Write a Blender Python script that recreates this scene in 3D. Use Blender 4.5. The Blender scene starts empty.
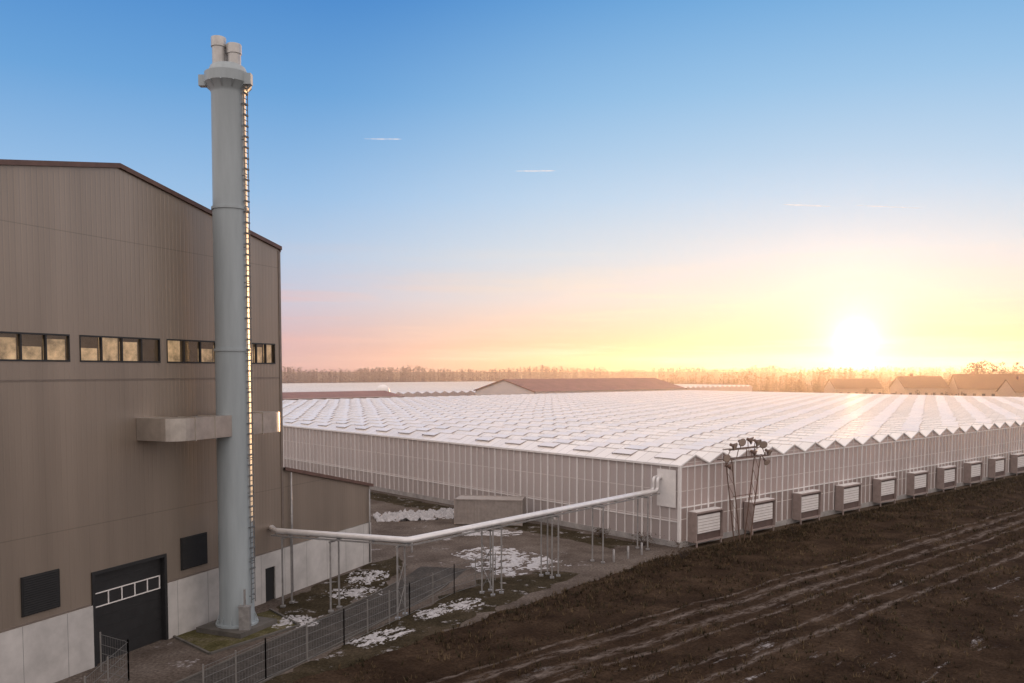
import bpy, bmesh, math, random
from mathutils import Vector, Matrix, noise
random.seed(7)
S=bpy.context.scene
rad=math.radians
# ------------------------------------------------------------ helpers
def lin(c):
    return tuple(((v/255)/12.92 if v/255<=0.04045 else (((v/255)+0.055)/1.055)**2.4) for v in c)+(1,)
def link(o):
    S.collection.objects.link(o); return o
def empty(name,loc=(0,0,0),rz=0):
    e=bpy.data.objects.new(name,None); link(e); e.location=loc; e.rotation_euler=(0,0,rz); e.empty_display_size=0.5
    return e
class MB:
    def __init__(s): s.v=[];s.f=[];s.m=[];s.sm=[]
    def face(s,pts,m=0,smooth=False):
        b=len(s.v); s.v+= [tuple(p) for p in pts]; s.f.append(tuple(range(b,b+len(pts)))); s.m.append(m); s.sm.append(smooth)
    def box(s,x0,x1,y0,y1,z0,z1,m=0):
        b=len(s.v)
        s.v+=[(x0,y0,z0),(x1,y0,z0),(x1,y1,z0),(x0,y1,z0),(x0,y0,z1),(x1,y0,z1),(x1,y1,z1),(x0,y1,z1)]
        for f in ((0,3,2,1),(4,5,6,7),(0,1,5,4),(1,2,6,5),(2,3,7,6),(3,0,4,7)):
            s.f.append(tuple(b+i for i in f)); s.m.append(m); s.sm.append(False)
    def beam(s,a,b,w,m=0,n=4,w2=None,smooth=False,caps=True):
        a=Vector(a);b=Vector(b);d=(b-a)
        if d.length<1e-6: return
        d.normalize(); u=d.cross(Vector((0,0,1)))
        if u.length<1e-3: u=Vector((1,0,0))
        u.normalize(); v=d.cross(u); w2=w if w2 is None else w2
        off=math.pi/4 if n==4 else 0; k=math.sqrt(2) if n==4 else 1
        i0=len(s.v)
        for P,ww in((a,w),(b,w2)):
            for i in range(n):
                t=off+2*math.pi*i/n
                s.v.append(tuple(P+(u*math.cos(t)+v*math.sin(t))*ww/2*k))
        for i in range(n):
            j=(i+1)%n
            s.f.append((i0+i,i0+n+i,i0+n+j,i0+j)); s.m.append(m); s.sm.append(smooth)
        if caps:
            s.f.append(tuple(i0+i for i in range(n))); s.m.append(m); s.sm.append(False)
            s.f.append(tuple(i0+n+i for i in reversed(range(n)))); s.m.append(m); s.sm.append(False)
    def lathe(s,prof,cx=0,cy=0,n=48,m=0,smooth=True):
        i0=len(s.v)
        for r,z in prof:
            for i in range(n):
                t=2*math.pi*i/n; s.v.append((cx+r*math.cos(t),cy+r*math.sin(t),z))
        for k in range(len(prof)-1):
            for i in range(n):
                j=(i+1)%n
                s.f.append((i0+k*n+i,i0+k*n+j,i0+(k+1)*n+j,i0+(k+1)*n+i)); s.m.append(m); s.sm.append(smooth)
    def obj(s,name,mats,parent=None,loc=(0,0,0),rz=0):
        me=bpy.data.meshes.new(name); me.from_pydata(s.v,[],s.f); 
        for mt in (mats if isinstance(mats,(list,tuple)) else [mats]): me.materials.append(mt)
        me.polygons.foreach_set('material_index',s.m); me.polygons.foreach_set('use_smooth',s.sm); me.update()
        o=bpy.data.objects.new(name,me); link(o); o.location=loc; o.rotation_euler=(0,0,rz)
        if parent: o.parent=parent
        return o
def N(nt,t,**kw):
    n=nt.nodes.new(t)
    for k,v in kw.items(): setattr(n,k,v)
    return n
def mat(name,col,rough=0.6,metal=0.0,var=0.15,scale=2.0,bump=0.0,bscale=20,spec=0.5,trans=0.0,stretch=None,dirt=None,emit=0):
    m=bpy.data.materials.new(name); m.use_nodes=True; nt=m.node_tree; b=nt.nodes['Principled BSDF']
    b.inputs['Roughness'].default_value=rough; b.inputs['Metallic'].default_value=metal
    b.inputs['Specular IOR Level'].default_value=spec
    tc=N(nt,'ShaderNodeTexCoord'); mp=N(nt,'ShaderNodeMapping'); nt.links.new(tc.outputs['Object'],mp.inputs[0])
    if stretch: mp.inputs['Scale'].default_value=stretch
    nz=N(nt,'ShaderNodeTexNoise'); nz.inputs['Scale'].default_value=scale; nz.inputs['Detail'].default_value=6; nz.inputs['Roughness'].default_value=0.65
    nt.links.new(mp.outputs[0],nz.inputs['Vector'])
    cr=N(nt,'ShaderNodeValToRGB'); d=dirt if dirt else tuple(c*(1-var*1.6) for c in col)
    cr.color_ramp.elements[0].position=0.3; cr.color_ramp.elements[1].position=0.7
    cr.color_ramp.elements[0].color=(*d,1); cr.color_ramp.elements[1].color=(*[min(1,c*(1+var*0.5)) for c in col],1)
    nt.links.new(nz.outputs['Fac'],cr.inputs[0]); nt.links.new(cr.outputs[0],b.inputs['Base Color'])
    if emit:
        nt.links.new(cr.outputs[0],b.inputs['Emission Color']); b.inputs['Emission Strength'].default_value=emit
    if bump>0:
        n2=N(nt,'ShaderNodeTexNoise'); n2.inputs['Scale'].default_value=bscale; n2.inputs['Detail'].default_value=5
        nt.links.new(tc.outputs['Object'],n2.inputs['Vector'])
        bp=N(nt,'ShaderNodeBump'); bp.inputs['Strength'].default_value=bump; bp.inputs['Distance'].default_value=0.05
        nt.links.new(n2.outputs['Fac'],bp.inputs['Height']); nt.links.new(bp.outputs[0],b.inputs['Normal'])
    if trans>0:
        tr=N(nt,'ShaderNodeBsdfTranslucent'); nt.links.new(cr.outputs[0],tr.inputs[0])
        mx=N(nt,'ShaderNodeMixShader'); mx.inputs[0].default_value=trans
        nt.links.new(b.outputs[0],mx.inputs[1]); nt.links.new(tr.outputs[0],mx.inputs[2])
        nt.links.new(mx.outputs[0],nt.nodes['Material Output'].inputs[0])
    return m
def smooth(t): t=max(0,min(1,t)); return t*t*(3-2*t)

# ------------------------------------------------------------ sun / world
SAZ=rad(21.7); SEL=rad(1.9)
sd=Vector((math.sin(SAZ)*math.cos(SEL),math.cos(SAZ)*math.cos(SEL),math.sin(SEL)))
W=bpy.data.worlds.new('World'); S.world=W; W.use_nodes=True; nt=W.node_tree; nt.nodes.clear()
L=nt.links.new
tc=N(nt,'ShaderNodeTexCoord'); sep=N(nt,'ShaderNodeSeparateXYZ'); L(tc.outputs['Generated'],sep.inputs[0])
def ramp(stops):
    r=N(nt,'ShaderNodeValToRGB'); e=r.color_ramp.elements
    e[0].position=stops[0][0]; e[0].color=lin(stops[0][1]); e[1].position=stops[-1][0]; e[1].color=lin(stops[-1][1])
    for p,c in stops[1:-1]:
        x=e.new(p); x.color=lin(c)
    L(sep.outputs['Z'],r.inputs[0]); return r
A=ramp([(0,(205,160,165)),(.024,(212,175,180)),(.05,(210,188,198)),(.081,(202,201,218)),(.13,(182,204,230)),(.192,(154,193,232)),(.296,(108,165,220)),(.388,(78,141,208)),(.7,(58,110,180)),(1,(50,95,165))])
B=ramp([(0,(255,182,125)),(.024,(254,206,160)),(.05,(250,218,190)),(.081,(240,226,216)),(.13,(222,228,233)),(.192,(198,220,240)),(.296,(156,199,235)),(.388,(120,178,227)),(.7,(70,120,185)),(1,(50,95,165))])
dt=N(nt,'ShaderNodeVectorMath',operation='DOT_PRODUCT'); nrm=N(nt,'ShaderNodeVectorMath',operation='NORMALIZE')
L(tc.outputs['Generated'],nrm.inputs[0]); L(nrm.outputs[0],dt.inputs[0]); dt.inputs[1].default_value=sd
mr=N(nt,'ShaderNodeMapRange'); mr.interpolation_type='SMOOTHSTEP'; mr.inputs[1].default_value=.78; mr.inputs[2].default_value=1.0
L(dt.outputs['Value'],mr.inputs[0])
mix=N(nt,'ShaderNodeMix',data_type='RGBA'); L(mr.outputs[0],mix.inputs[0]); L(A.outputs[0],mix.inputs[6]); L(B.outputs[0],mix.inputs[7])
# thin cirrus streaks low in the sky
mp=N(nt,'ShaderNodeMapping'); mp.inputs['Scale'].default_value=(2.2,2.2,38); mp.inputs['Rotation'].default_value=(0.02,-0.03,0); L(nrm.outputs[0],mp.inputs[0])
cn=N(nt,'ShaderNodeTexNoise'); cn.inputs['Scale'].default_value=1.6; cn.inputs['Detail'].default_value=7; cn.inputs['Roughness'].default_value=.6; L(mp.outputs[0],cn.inputs['Vector'])
c1=N(nt,'ShaderNodeMapRange'); c1.inputs[1].default_value=.50; c1.inputs[2].default_value=.74; L(cn.outputs['Fac'],c1.inputs[0])
c2=N(nt,'ShaderNodeMapRange'); c2.inputs[1].default_value=.15; c2.inputs[2].default_value=.06; L(sep.outputs['Z'],c2.inputs[0])
c3=N(nt,'ShaderNodeMath',operation='MULTIPLY'); L(c1.outputs[0],c3.inputs[0]); L(c2.outputs[0],c3.inputs[1])
c4=N(nt,'ShaderNodeMath',operation='MULTIPLY'); L(c3.outputs[0],c4.inputs[0]); c4.inputs[1].default_value=.7
cc=N(nt,'ShaderNodeMix',data_type='RGBA'); cc.inputs[6].default_value=lin((236,184,178)); cc.inputs[7].default_value=lin((255,240,210)); L(mr.outputs[0],cc.inputs[0])
mix2=N(nt,'ShaderNodeMix',data_type='RGBA'); L(c4.outputs[0],mix2.inputs[0]); L(mix.outputs[2],mix2.inputs[6]); L(cc.outputs[2],mix2.inputs[7])
# added bright fill light in the sky overhead and behind camera, out of view
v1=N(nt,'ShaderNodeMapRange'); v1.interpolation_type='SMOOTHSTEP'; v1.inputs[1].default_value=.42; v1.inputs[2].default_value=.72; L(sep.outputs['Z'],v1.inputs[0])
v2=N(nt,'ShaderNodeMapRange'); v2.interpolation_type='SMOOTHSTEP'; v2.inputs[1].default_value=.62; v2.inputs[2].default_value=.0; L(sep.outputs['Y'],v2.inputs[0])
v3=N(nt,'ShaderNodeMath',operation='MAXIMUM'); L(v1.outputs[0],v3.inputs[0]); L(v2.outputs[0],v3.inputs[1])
sky_fill=N(nt,'ShaderNodeMix',data_type='RGBA'); L(v3.outputs[0],sky_fill.inputs[0]); L(mix2.outputs[2],sky_fill.inputs[6]); sky_fill.inputs[7].default_value=(1.24,1.10,1.04,1)
last=sky_fill.outputs[2]
def glow(p,col,st,prev):
    mx=N(nt,'ShaderNodeMath',operation='MAXIMUM'); L(dt.outputs['Value'],mx.inputs[0]); mx.inputs[1].default_value=0
    pw=N(nt,'ShaderNodeMath',operation='POWER'); L(mx.outputs[0],pw.inputs[0]); pw.inputs[1].default_value=p
    ml=N(nt,'ShaderNodeVectorMath',operation='SCALE'); ml.inputs[0].default_value=[c*st for c in col]; L(pw.outputs[0],ml.inputs[3])
    ad=N(nt,'ShaderNodeVectorMath',operation='ADD'); L(prev,ad.inputs[0]); L(ml.outputs[0],ad.inputs[1]); return ad.outputs[0]
last=glow(60,(1,.55,.26),.08,last)
last=glow(380,(1,.68,.36),.26,last)
last=glow(1900,(1,.85,.55),.75,last)
last=glow(16000,(1,.95,.8),7,last)
sky=N(nt,'ShaderNodeTexSky'); sky.sky_type='NISHITA'; sky.sun_disc=False; sky.sun_elevation=SEL; sky.sun_rotation=SAZ
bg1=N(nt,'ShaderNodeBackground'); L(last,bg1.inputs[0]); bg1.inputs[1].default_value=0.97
bg2=N(nt,'ShaderNodeBackground'); L(sky.outputs[0],bg2.inputs[0]); bg2.inputs[1].default_value=0.006
ads=N(nt,'ShaderNodeAddShader'); L(bg1.outputs[0],ads.inputs[0]); L(bg2.outputs[0],ads.inputs[1])
out=N(nt,'ShaderNodeOutputWorld'); L(ads.outputs[0],out.inputs[0])
sl=bpy.data.lights.new('sun','SUN'); sl.energy=4.5; sl.angle=rad(.6); sl.color=(1,.54,.24)
so=bpy.data.objects.new('sun',sl); link(so); so.rotation_euler=sd.to_track_quat('Z','Y').to_euler()

# ------------------------------------------------------------ camera
cam=bpy.data.cameras.new('camera'); co=bpy.data.objects.new('camera',cam); link(co)
co.location=(0,0,15); co.rotation_euler=(rad(87),0,0); cam.lens=30.23; cam.sensor_width=36; cam.shift_y=.0728
cam.clip_end=30000; cam.clip_start=.5; S.camera=co
S.view_settings.view_transform='Standard'; S.view_settings.look='None'; S.view_settings.exposure=0

# ------------------------------------------------------------ materials
def ground_mat(name,c1,c2,c3,snow_lo,snow_hi,scale=.35,snow_scale=.25,bump=.6,tracks=False,rough=1.0):
    m=bpy.data.materials.new(name); m.use_nodes=True; nt=m.node_tree; b=nt.nodes['Principled BSDF']; L=nt.links.new
    b.inputs['Roughness'].default_value=rough; b.inputs['Specular IOR Level'].default_value=.03
    tc=N(nt,'ShaderNodeTexCoord')
    def nz(s,det=8,r=.65,vec=None):
        n=N(nt,'ShaderNodeTexNoise'); n.inputs['Scale'].default_value=s; n.inputs['Detail'].default_value=det; n.inputs['Roughness'].default_value=r
        L(vec if vec else tc.outputs['Object'],n.inputs['Vector']); return n
    a=nz(scale); r=N(nt,'ShaderNodeValToRGB'); e=r.color_ramp.elements; e[0].position=.32;e[0].color=(*c1,1);e[1].position=.7;e[1].color=(*c3,1); x=e.new(.5); x.color=(*c2,1); L(a.outputs[0],r.inputs[0])
    f=nz(6.0,4); fm=N(nt,'ShaderNodeMapRange'); fm.inputs[1].default_value=.3; fm.inputs[2].default_value=.7; fm.inputs[3].default_value=.55; fm.inputs[4].default_value=1.4; L(f.outputs[0],fm.inputs[0])
    sc=N(nt,'ShaderNodeVectorMath',operation='SCALE'); L(r.outputs[0],sc.inputs[0]); L(fm.outputs[0],sc.inputs[3])
    col=sc.outputs[0]
    mp=N(nt,'ShaderNodeMapping'); mp.inputs['Scale'].default_value=(.30,1.5,1) if tracks else (1,1,1); L(tc.outputs['Object'],mp.inputs[0])
    s1=nz(snow_scale,9,.72,mp.outputs[0]); sm=N(nt,'ShaderNodeMapRange'); sm.inputs[1].default_value=snow_lo; sm.inputs[2].default_value=snow_hi; L(s1.outputs[0],sm.inputs[0]); smo=sm.outputs[0]
    if tracks:
        sp=N(nt,'ShaderNodeSeparateXYZ'); L(tc.outputs['Object'],sp.inputs[0])
        wob=nz(.12,3); wa=N(nt,'ShaderNodeMath',operation='MULTIPLY_ADD'); wa.inputs[1].default_value=1.2; L(wob.outputs[0],wa.inputs[0]); L(sp.outputs['Y'],wa.inputs[2])
        tot=None
        for y0,w in ((-13.2,.26),(-14.9,.26),(-12.1,.10),(-16.2,.12),(-18.6,.18),(-20.3,.18)):
            q=N(nt,'ShaderNodeMath',operation='SUBTRACT'); L(wa.outputs[0],q.inputs[0]); q.inputs[1].default_value=y0+.6
            ab=N(nt,'ShaderNodeMath',operation='ABSOLUTE'); L(q.outputs[0],ab.inputs[0])
            g=N(nt,'ShaderNodeMapRange'); g.inputs[1].default_value=w*1.8; g.inputs[2].default_value=w*.5; L(ab.outputs[0],g.inputs[0])
            if tot is None: tot=g.outputs[0]
            else:
                mm=N(nt,'ShaderNodeMath',operation='MAXIMUM'); L(tot,mm.inputs[0]); L(g.outputs[0],mm.inputs[1]); tot=mm.outputs[0]
        mp2=N(nt,'ShaderNodeMapping'); mp2.inputs['Scale'].default_value=(.6,2.2,1); L(tc.outputs['Object'],mp2.inputs[0])
        br=nz(1.6,8,.8,mp2.outputs[0]); bm=N(nt,'ShaderNodeMapRange'); bm.inputs[1].default_value=.44; bm.inputs[2].default_value=.60; L(br.outputs[0],bm.inputs[0])
        tt=N(nt,'ShaderNodeMath',operation='MULTIPLY'); L(tot,tt.inputs[0]); L(bm.outputs[0],tt.inputs[1])
        mt=N(nt,'ShaderNodeMix',data_type='RGBA'); L(tt.outputs[0],mt.inputs[0]); L(col,mt.inputs[6]); mt.inputs[7].default_value=(.17,.14,.125,1); col=mt.outputs[2]
        # frost broken into specks, only away from the wall
        fb=nz(3.2,9,.85); fb2=N(nt,'ShaderNodeMapRange'); fb2.inputs[1].default_value=.47; fb2.inputs[2].default_value=.57; L(fb.outputs[0],fb2.inputs[0])
        far=N(nt,'ShaderNodeMapRange'); far.inputs[1].default_value=-12; far.inputs[2].default_value=-18; L(sp.outputs['Y'],far.inputs[0])
        m1=N(nt,'ShaderNodeMath',operation='MULTIPLY'); L(smo,m1.inputs[0]); L(fb2.outputs[0],m1.inputs[1])
        m2=N(nt,'ShaderNodeMath',operation='MULTIPLY'); L(m1.outputs[0],m2.inputs[0]); L(far.outputs[0],m2.inputs[1]); smo=m2.outputs[0]
    ms=N(nt,'ShaderNodeMix',data_type='RGBA'); L(smo,ms.inputs[0]); L(col,ms.inputs[6]); ms.inputs[7].default_value=(.38,.36,.37,1)
    L(ms.outputs[2],b.inputs['Base Color'])
    h=nz(4.5,8,.75); bp=N(nt,'ShaderNodeBump'); bp.inputs['Strength'].default_value=bump; bp.inputs['Distance'].default_value=.2; L(h.outputs[0],bp.inputs['Height']); L(bp.outputs[0],b.inputs['Normal'])
    return m
M_ground=ground_mat('ground_far',(.07,.05,.04),(.095,.07,.05),(.13,.10,.075),.66,.72,.02,.02,.3)
M_field=ground_mat('field_soil',(.026,.016,.011),(.042,.027,.018),(.072,.048,.033),.60,.66,.30,.5,.7,tracks=True)
M_yard=ground_mat('yard_gravel',(.075,.06,.052),(.12,.098,.085),(.16,.135,.12),.61,.67,.3,.4,.4)
M_verge=ground_mat('verge_grass',(.035,.028,.018),(.055,.044,.028),(.09,.07,.05),.58,.64,.5,.8,.8)
M_asph=ground_mat('asphalt',(.05,.046,.044),(.068,.062,.058),(.10,.09,.083),.68,.74,.5,.3,.2,rough=.9)
M_conc=mat('concrete',(.36,.34,.33),.85,var=.25,scale=.8,bump=.15)
M_kerb=mat('kerb_concrete',(.12,.11,.10),.9,var=.3,scale=.8)
M_plinth=mat('plinth_concrete',(.52,.50,.485),.8,var=.16,scale=.6,bump=.1)
M_galv=mat('galvanised_steel',(.36,.35,.35),.45,.5,var=.2,scale=3)
M_white=mat('white_aluminium',(.80,.77,.76),.45,var=.06,scale=2)
M_trim=mat('brown_trim',(.13,.07,.055),.5,var=.2)
M_black=mat('black_metal',(.02,.02,.022),.5,var=.2)
M_chim=mat('chimney_paint',(.345,.395,.425),.45,.05,var=.12,scale=.5,stretch=(2,2,.25))
M_pipe=mat('pipe_cladding',(.70,.68,.68),.3,.3,var=.1,scale=1.5)
M_duct=mat('duct_sheet',(.60,.56,.52),.28,.8,var=.14,scale=1.4)
M_snow=mat('snow',(.46,.45,.47),.85,var=.25,scale=3,bump=.5,bscale=6)
M_roofbr=mat('brown_roofing',(.23,.105,.09),.7,var=.2,scale=.3)
M_interior=mat('interior_blind_glow',(.72,.50,.30),.8,var=.45,scale=1.3,emit=.55)  # weak emission added so the blinds look warmly lit
def cladding(name,col):
    m=bpy.data.materials.new(name); m.use_nodes=True; nt=m.node_tree; b=nt.nodes['Principled BSDF']; L=nt.links.new
    b.inputs['Metallic'].default_value=.35; b.inputs['Roughness'].default_value=.34
    tc=N(nt,'ShaderNodeTexCoord'); sp=N(nt,'ShaderNodeSeparateXYZ'); L(tc.outputs['Object'],sp.inputs[0])
    def fr(sock,period):
        d=N(nt,'ShaderNodeMath',operation='DIVIDE'); L(sock,d.inputs[0]); d.inputs[1].default_value=period
        p=N(nt,'ShaderNodeMath',operation='PINGPONG'); L(d.outputs[0],p.inputs[0]); p.inputs[1].default_value=.5; return p.outputs[0]
    a=fr(sp.outputs['X'],.30); g=N(nt,'ShaderNodeMapRange'); g.inputs[1].default_value=.05; g.inputs[2].default_value=.16; L(a,g.inputs[0])
    j=fr(sp.outputs['X'],1.2); gj=N(nt,'ShaderNodeMapRange'); gj.inputs[1].default_value=.0; gj.inputs[2].default_value=.018; gj.inputs[3].default_value=.88; L(j,gj.inputs[0])
    hz=fr(sp.outputs['Z'],7.25); gz=N(nt,'ShaderNodeMapRange'); gz.inputs[1].default_value=0; gz.inputs[2].default_value=.005; gz.inputs[3].default_value=.7; L(hz,gz.inputs[0])
    mp=N(nt,'ShaderNodeMapping'); mp.inputs['Scale'].default_value=(1,1,.12); L(tc.outputs['Object'],mp.inputs[0])
    n=N(nt,'ShaderNodeTexNoise'); n.inputs['Scale'].default_value=.45; n.inputs['Detail'].default_value=6; L(mp.outputs[0],n.inputs[0])
    nm=N(nt,'ShaderNodeMapRange'); nm.inputs[1].default_value=.25; nm.inputs[2].default_value=.75; nm.inputs[3].default_value=.80; nm.inputs[4].default_value=1.16; L(n.outputs[0],nm.inputs[0])
    k1=N(nt,'ShaderNodeMath',operation='MULTIPLY'); L(gj.outputs[0],k1.inputs[0]); L(gz.outputs[0],k1.inputs[1])
    k2=N(nt,'ShaderNodeMath',operation='MULTIPLY'); L(k1.outputs[0],k2.inputs[0]); L(nm.outputs[0],k2.inputs[1])
    sc=N(nt,'ShaderNodeVectorMath',operation='SCALE'); sc.inputs[0].default_value=col; L(k2.outputs[0],sc.inputs[3]); L(sc.outputs[0],b.inputs['Base Color'])
    bp=N(nt,'ShaderNodeBump'); bp.inputs['Strength'].default_value=.3; bp.inputs['Distance'].default_value=.02; L(g.outputs[0],bp.inputs['Height']); L(bp.outputs[0],b.inputs['Normal'])
    return m
M_clad=cladding('building_cladding',(.285,.235,.195))
def glazing(name,col,axis_u,axis_v,pu,pv,trans,rough,bar=(.35,.35,.36),bw=.03,low=None):
    m=bpy.data.materials.new(name); m.use_nodes=True; nt=m.node_tree; b=nt.nodes['Principled BSDF']; L=nt.links.new
    b.inputs['Roughness'].default_value=rough
    tc=N(nt,'ShaderNodeTexCoord'); sp=N(nt,'ShaderNodeSeparateXYZ'); L(tc.outputs['Object'],sp.inputs[0])
    def fr(sock,period):
        d=N(nt,'ShaderNodeMath',operation='DIVIDE'); L(sock,d.inputs[0]); d.inputs[1].default_value=period
        p=N(nt,'ShaderNodeMath',operation='PINGPONG'); L(d.outputs[0],p.inputs[0]); p.inputs[1].default_value=.5
        g=N(nt,'ShaderNodeMath',operation='LESS_THAN'); L(p.outputs[0],g.inputs[0]); g.inputs[1].default_value=bw/period; return g.outputs[0]
    mx=N(nt,'ShaderNodeMath',operation='MAXIMUM'); L(fr(sp.outputs[axis_u],pu),mx.inputs[0]); L(fr(sp.outputs[axis_v],pv),mx.inputs[1])
    mp=N(nt,'ShaderNodeMapping'); sc={'X':0,'Y':1,'Z':2}; v=[0,0,0]; v[sc[axis_u]]=1/pu; v[sc[axis_v]]=1/pv; mp.inputs['Scale'].default_value=v; L(tc.outputs['Object'],mp.inputs[0])
    fl=N(nt,'ShaderNodeVectorMath',operation='FLOOR'); L(mp.outputs[0],fl.inputs[0]); wn=N(nt,'ShaderNodeTexWhiteNoise'); L(fl.outputs[0],wn.inputs[0])
    n=N(nt,'ShaderNodeTexNoise'); n.inputs['Scale'].default_value=.05; n.inputs['Detail'].default_value=6; L(tc.outputs['Object'],n.inputs[0])
    ad=N(nt,'ShaderNodeMath',operation='MULTIPLY_ADD'); ad.inputs[1].default_value=.22; L(wn.outputs[0],ad.inputs[0]); L(n.outputs[0],ad.inputs[2])
    nm=N(nt,'ShaderNodeMapRange'); nm.inputs[1].default_value=.3; nm.inputs[2].default_value=.9; nm.inputs[3].default_value=.85; nm.inputs[4].default_value=1.08; L(ad.outputs[0],nm.inputs[0])
    s=N(nt,'ShaderNodeVectorMath',operation='SCALE'); s.inputs[0].default_value=col; L(nm.outputs[0],s.inputs[3]); c=s.outputs[0]
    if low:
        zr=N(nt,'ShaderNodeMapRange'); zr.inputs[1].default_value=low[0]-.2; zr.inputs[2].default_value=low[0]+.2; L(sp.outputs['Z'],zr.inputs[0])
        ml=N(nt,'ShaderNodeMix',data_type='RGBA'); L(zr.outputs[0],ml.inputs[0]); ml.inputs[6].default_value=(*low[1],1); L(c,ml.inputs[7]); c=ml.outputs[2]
    mc=N(nt,'ShaderNodeMix',data_type='RGBA'); L(mx.outputs[0],mc.inputs[0]); L(c,mc.inputs[6]); mc.inputs[7].default_value=(*bar,1)
    L(mc.outputs[2],b.inputs['Base Color'])
    tr=N(nt,'ShaderNodeBsdfTranslucent'); L(mc.outputs[2],tr.inputs[0]); ms=N(nt,'ShaderNodeMixShader'); ms.inputs[0].default_value=trans
    L(b.outputs[0],ms.inputs[1]); L(tr.outputs[0],ms.inputs[2]); L(ms.outputs[0],nt.nodes['Material Output'].inputs[0])
    return m
M_rglass=glazing('roof_glazing',(.88,.83,.80),'X','Y',2.0,1.25,.06,.2,bar=(.62,.57,.55),bw=.04)
M_vent=mat('vent_glass',(.87,.81,.78),.2,var=.05,scale=.2)
M_ventside=mat('vent_side',(.36,.31,.30),.5)
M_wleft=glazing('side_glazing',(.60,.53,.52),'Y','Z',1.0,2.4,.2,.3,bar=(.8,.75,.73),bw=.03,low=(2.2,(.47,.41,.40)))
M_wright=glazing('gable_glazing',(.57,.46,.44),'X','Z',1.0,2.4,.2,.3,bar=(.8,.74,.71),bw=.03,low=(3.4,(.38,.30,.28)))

# ------------------------------------------------------------ terrain
GO=Vector((14.17,72.27,0)); GR=rad(41.53); gx=Vector((math.cos(GR),math.sin(GR),0)); gy=Vector((-math.sin(GR),math.cos(GR),0))
def g2w(x,y,z=0): return GO+gx*x+gy*y+Vector((0,0,z))
mb=MB(); mb.face([(-9000,-2000,0),(9000,-2000,0),(9000,14000,0),(-9000,14000,0)]); mb.obj('ground',M_ground)
def fieldh(lx,ly):
    bnd=-1.5+min(0,(lx+5.5)*.17)
    if lx>-2: bnd=-1.3
    m=smooth((bnd-ly)/3.5)
    p=Vector((lx*.12,ly*.2,0)); h=.18*(noise.noise(p)+.5)+.08*noise.noise(Vector((lx*.5,ly*.9,3)))+.06*noise.noise(Vector((lx*1.6,ly*1.9,7)))
    yy=ly+1.2*(noise.noise(Vector((lx*.06,0,9)))*.5)
    r=0
    for y0 in(-13.2,-14.9,-18.6,-20.3): r+=math.exp(-((yy-y0)/.3)**2)*.07
    return max(.022,.03+m*(h+.08-r))
mb=MB(); x0,x1,y0,y1=-75,170,-75,-1.3; st=.5
nx=int((x1-x0)/st);ny=int((y1-y0)/st)
for j in range(ny+1):
    for i in range(nx+1):
        lx=x0+i*st; ly=y0+j*st
        bnd=-1.5+min(0,(lx+5.5)*.17)+.8*noise.noise(Vector((lx*.35,1,1)))+.4*noise.noise(Vector((lx*1.3,1,5)))
        if lx>-2: bnd=-1.3
        ly2=y0+(ly-y0)*(bnd-y0)/(y1-y0)
        mb.v.append((lx,ly2,fieldh(lx,ly2)))
for j in range(ny):
    for i in range(nx):
        a=j*(nx+1)+i; mb.f.append((a,a+1,a+nx+2,a+nx+1)); mb.m.append(0); mb.sm.append(True)
mb.obj('field',M_field,loc=GO,rz=GR)
def sheet(name,pts,z,m,wob=0):
    b=MB()
    if wob:
        q=[]
        for i in range(len(pts)):
            p=Vector(pts[i]);r=Vector(pts[(i+1)%len(pts)]); k=max(1,int((r-p).length/.5))
            for j in range(k):
                c=p.lerp(r,j/k); c=c+Vector((noise.noise(Vector((c.x*.8,c.y*.8,1))),noise.noise(Vector((c.x*.8,c.y*.8,7)))))*wob; q.append(c)
        pts=q
    b.face([(x,y,z) for x,y in pts]); return b.obj(name,m)
sheet('yard',[(-32,30),(-20,30),(-6,42),tuple(g2w(-4,-3).xy),tuple(g2w(1,-1.0).xy),tuple(g2w(0,110).xy),tuple(g2w(-30,120).xy),(-45,70)],.004,M_yard)
def strip(name,pts,w,z,m,kerb=None):
    b=MB(); P=[Vector((x,y)) for x,y in pts]; Ls=[];Rs=[]
    Q=[]
    for i in range(len(P)-1):
        p0=P[max(0,i-1)];p1=P[i];p2=P[i+1];p3=P[min(len(P)-1,i+2)]
        for k in range(8):
            t=k/8; Q.append(.5*((2*p1)+(p2-p0)*t+(2*p0-5*p1+4*p2-p3)*t*t+(3*p1-p0-3*p2+p3)*t**3))
    Q.append(P[-1])
    for i,q in enumerate(Q):
        d=(Q[min(i+1,len(Q)-1)]-Q[max(i-1,0)]).normalized(); n=Vector((-d.y,d.x)); Ls.append(q+n*w/2); Rs.append(q-n*w/2)
    for i in range(len(Q)-1): b.face([(*Rs[i],z),(*Rs[i+1],z),(*Ls[i+1],z),(*Ls[i],z)])
    o=b.obj(name,m)
    if kerb:
        b=MB()
        for E in(Ls,Rs):
            for i in range(min(len(Q)-1,34)): b.beam((*E[i],.03),(*E[i+1],.03),.10)
        b.obj('kerb',kerb)
    return o
strip('access_road',[(-19,30),(-14.8,39),(-12.2,45),(-9.3,52),(-6.8,58.5),(-5.2,65)],3.7,.012,M_asph,M_kerb)
V=.7
sheet('verge',[(-12.6,38),(-6.5,44),(-2,52.5),(2.5,58.5),(5,63),(3,64),(-1.5,61.5),(-4.2,57.5),(-6.9,51.5),(-9.7,45),(-13.2,38)],.008,M_verge,V)
sheet('verge',[(-14.6,50.5),(-13.6,48.2),(-11.4,52.5),(-9.1,58.5),(-8.2,65),(-9.2,69),(-11,66.2),(-14.8,56.5)],.008,M_verge,V)
sheet('verge',[tuple(g2w(-1.1,3).xy),tuple(g2w(-4.5,4).xy),tuple(g2w(-4.5,60).xy),tuple(g2w(-1.1,70).xy)],.008,M_verge,.5)
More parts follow.
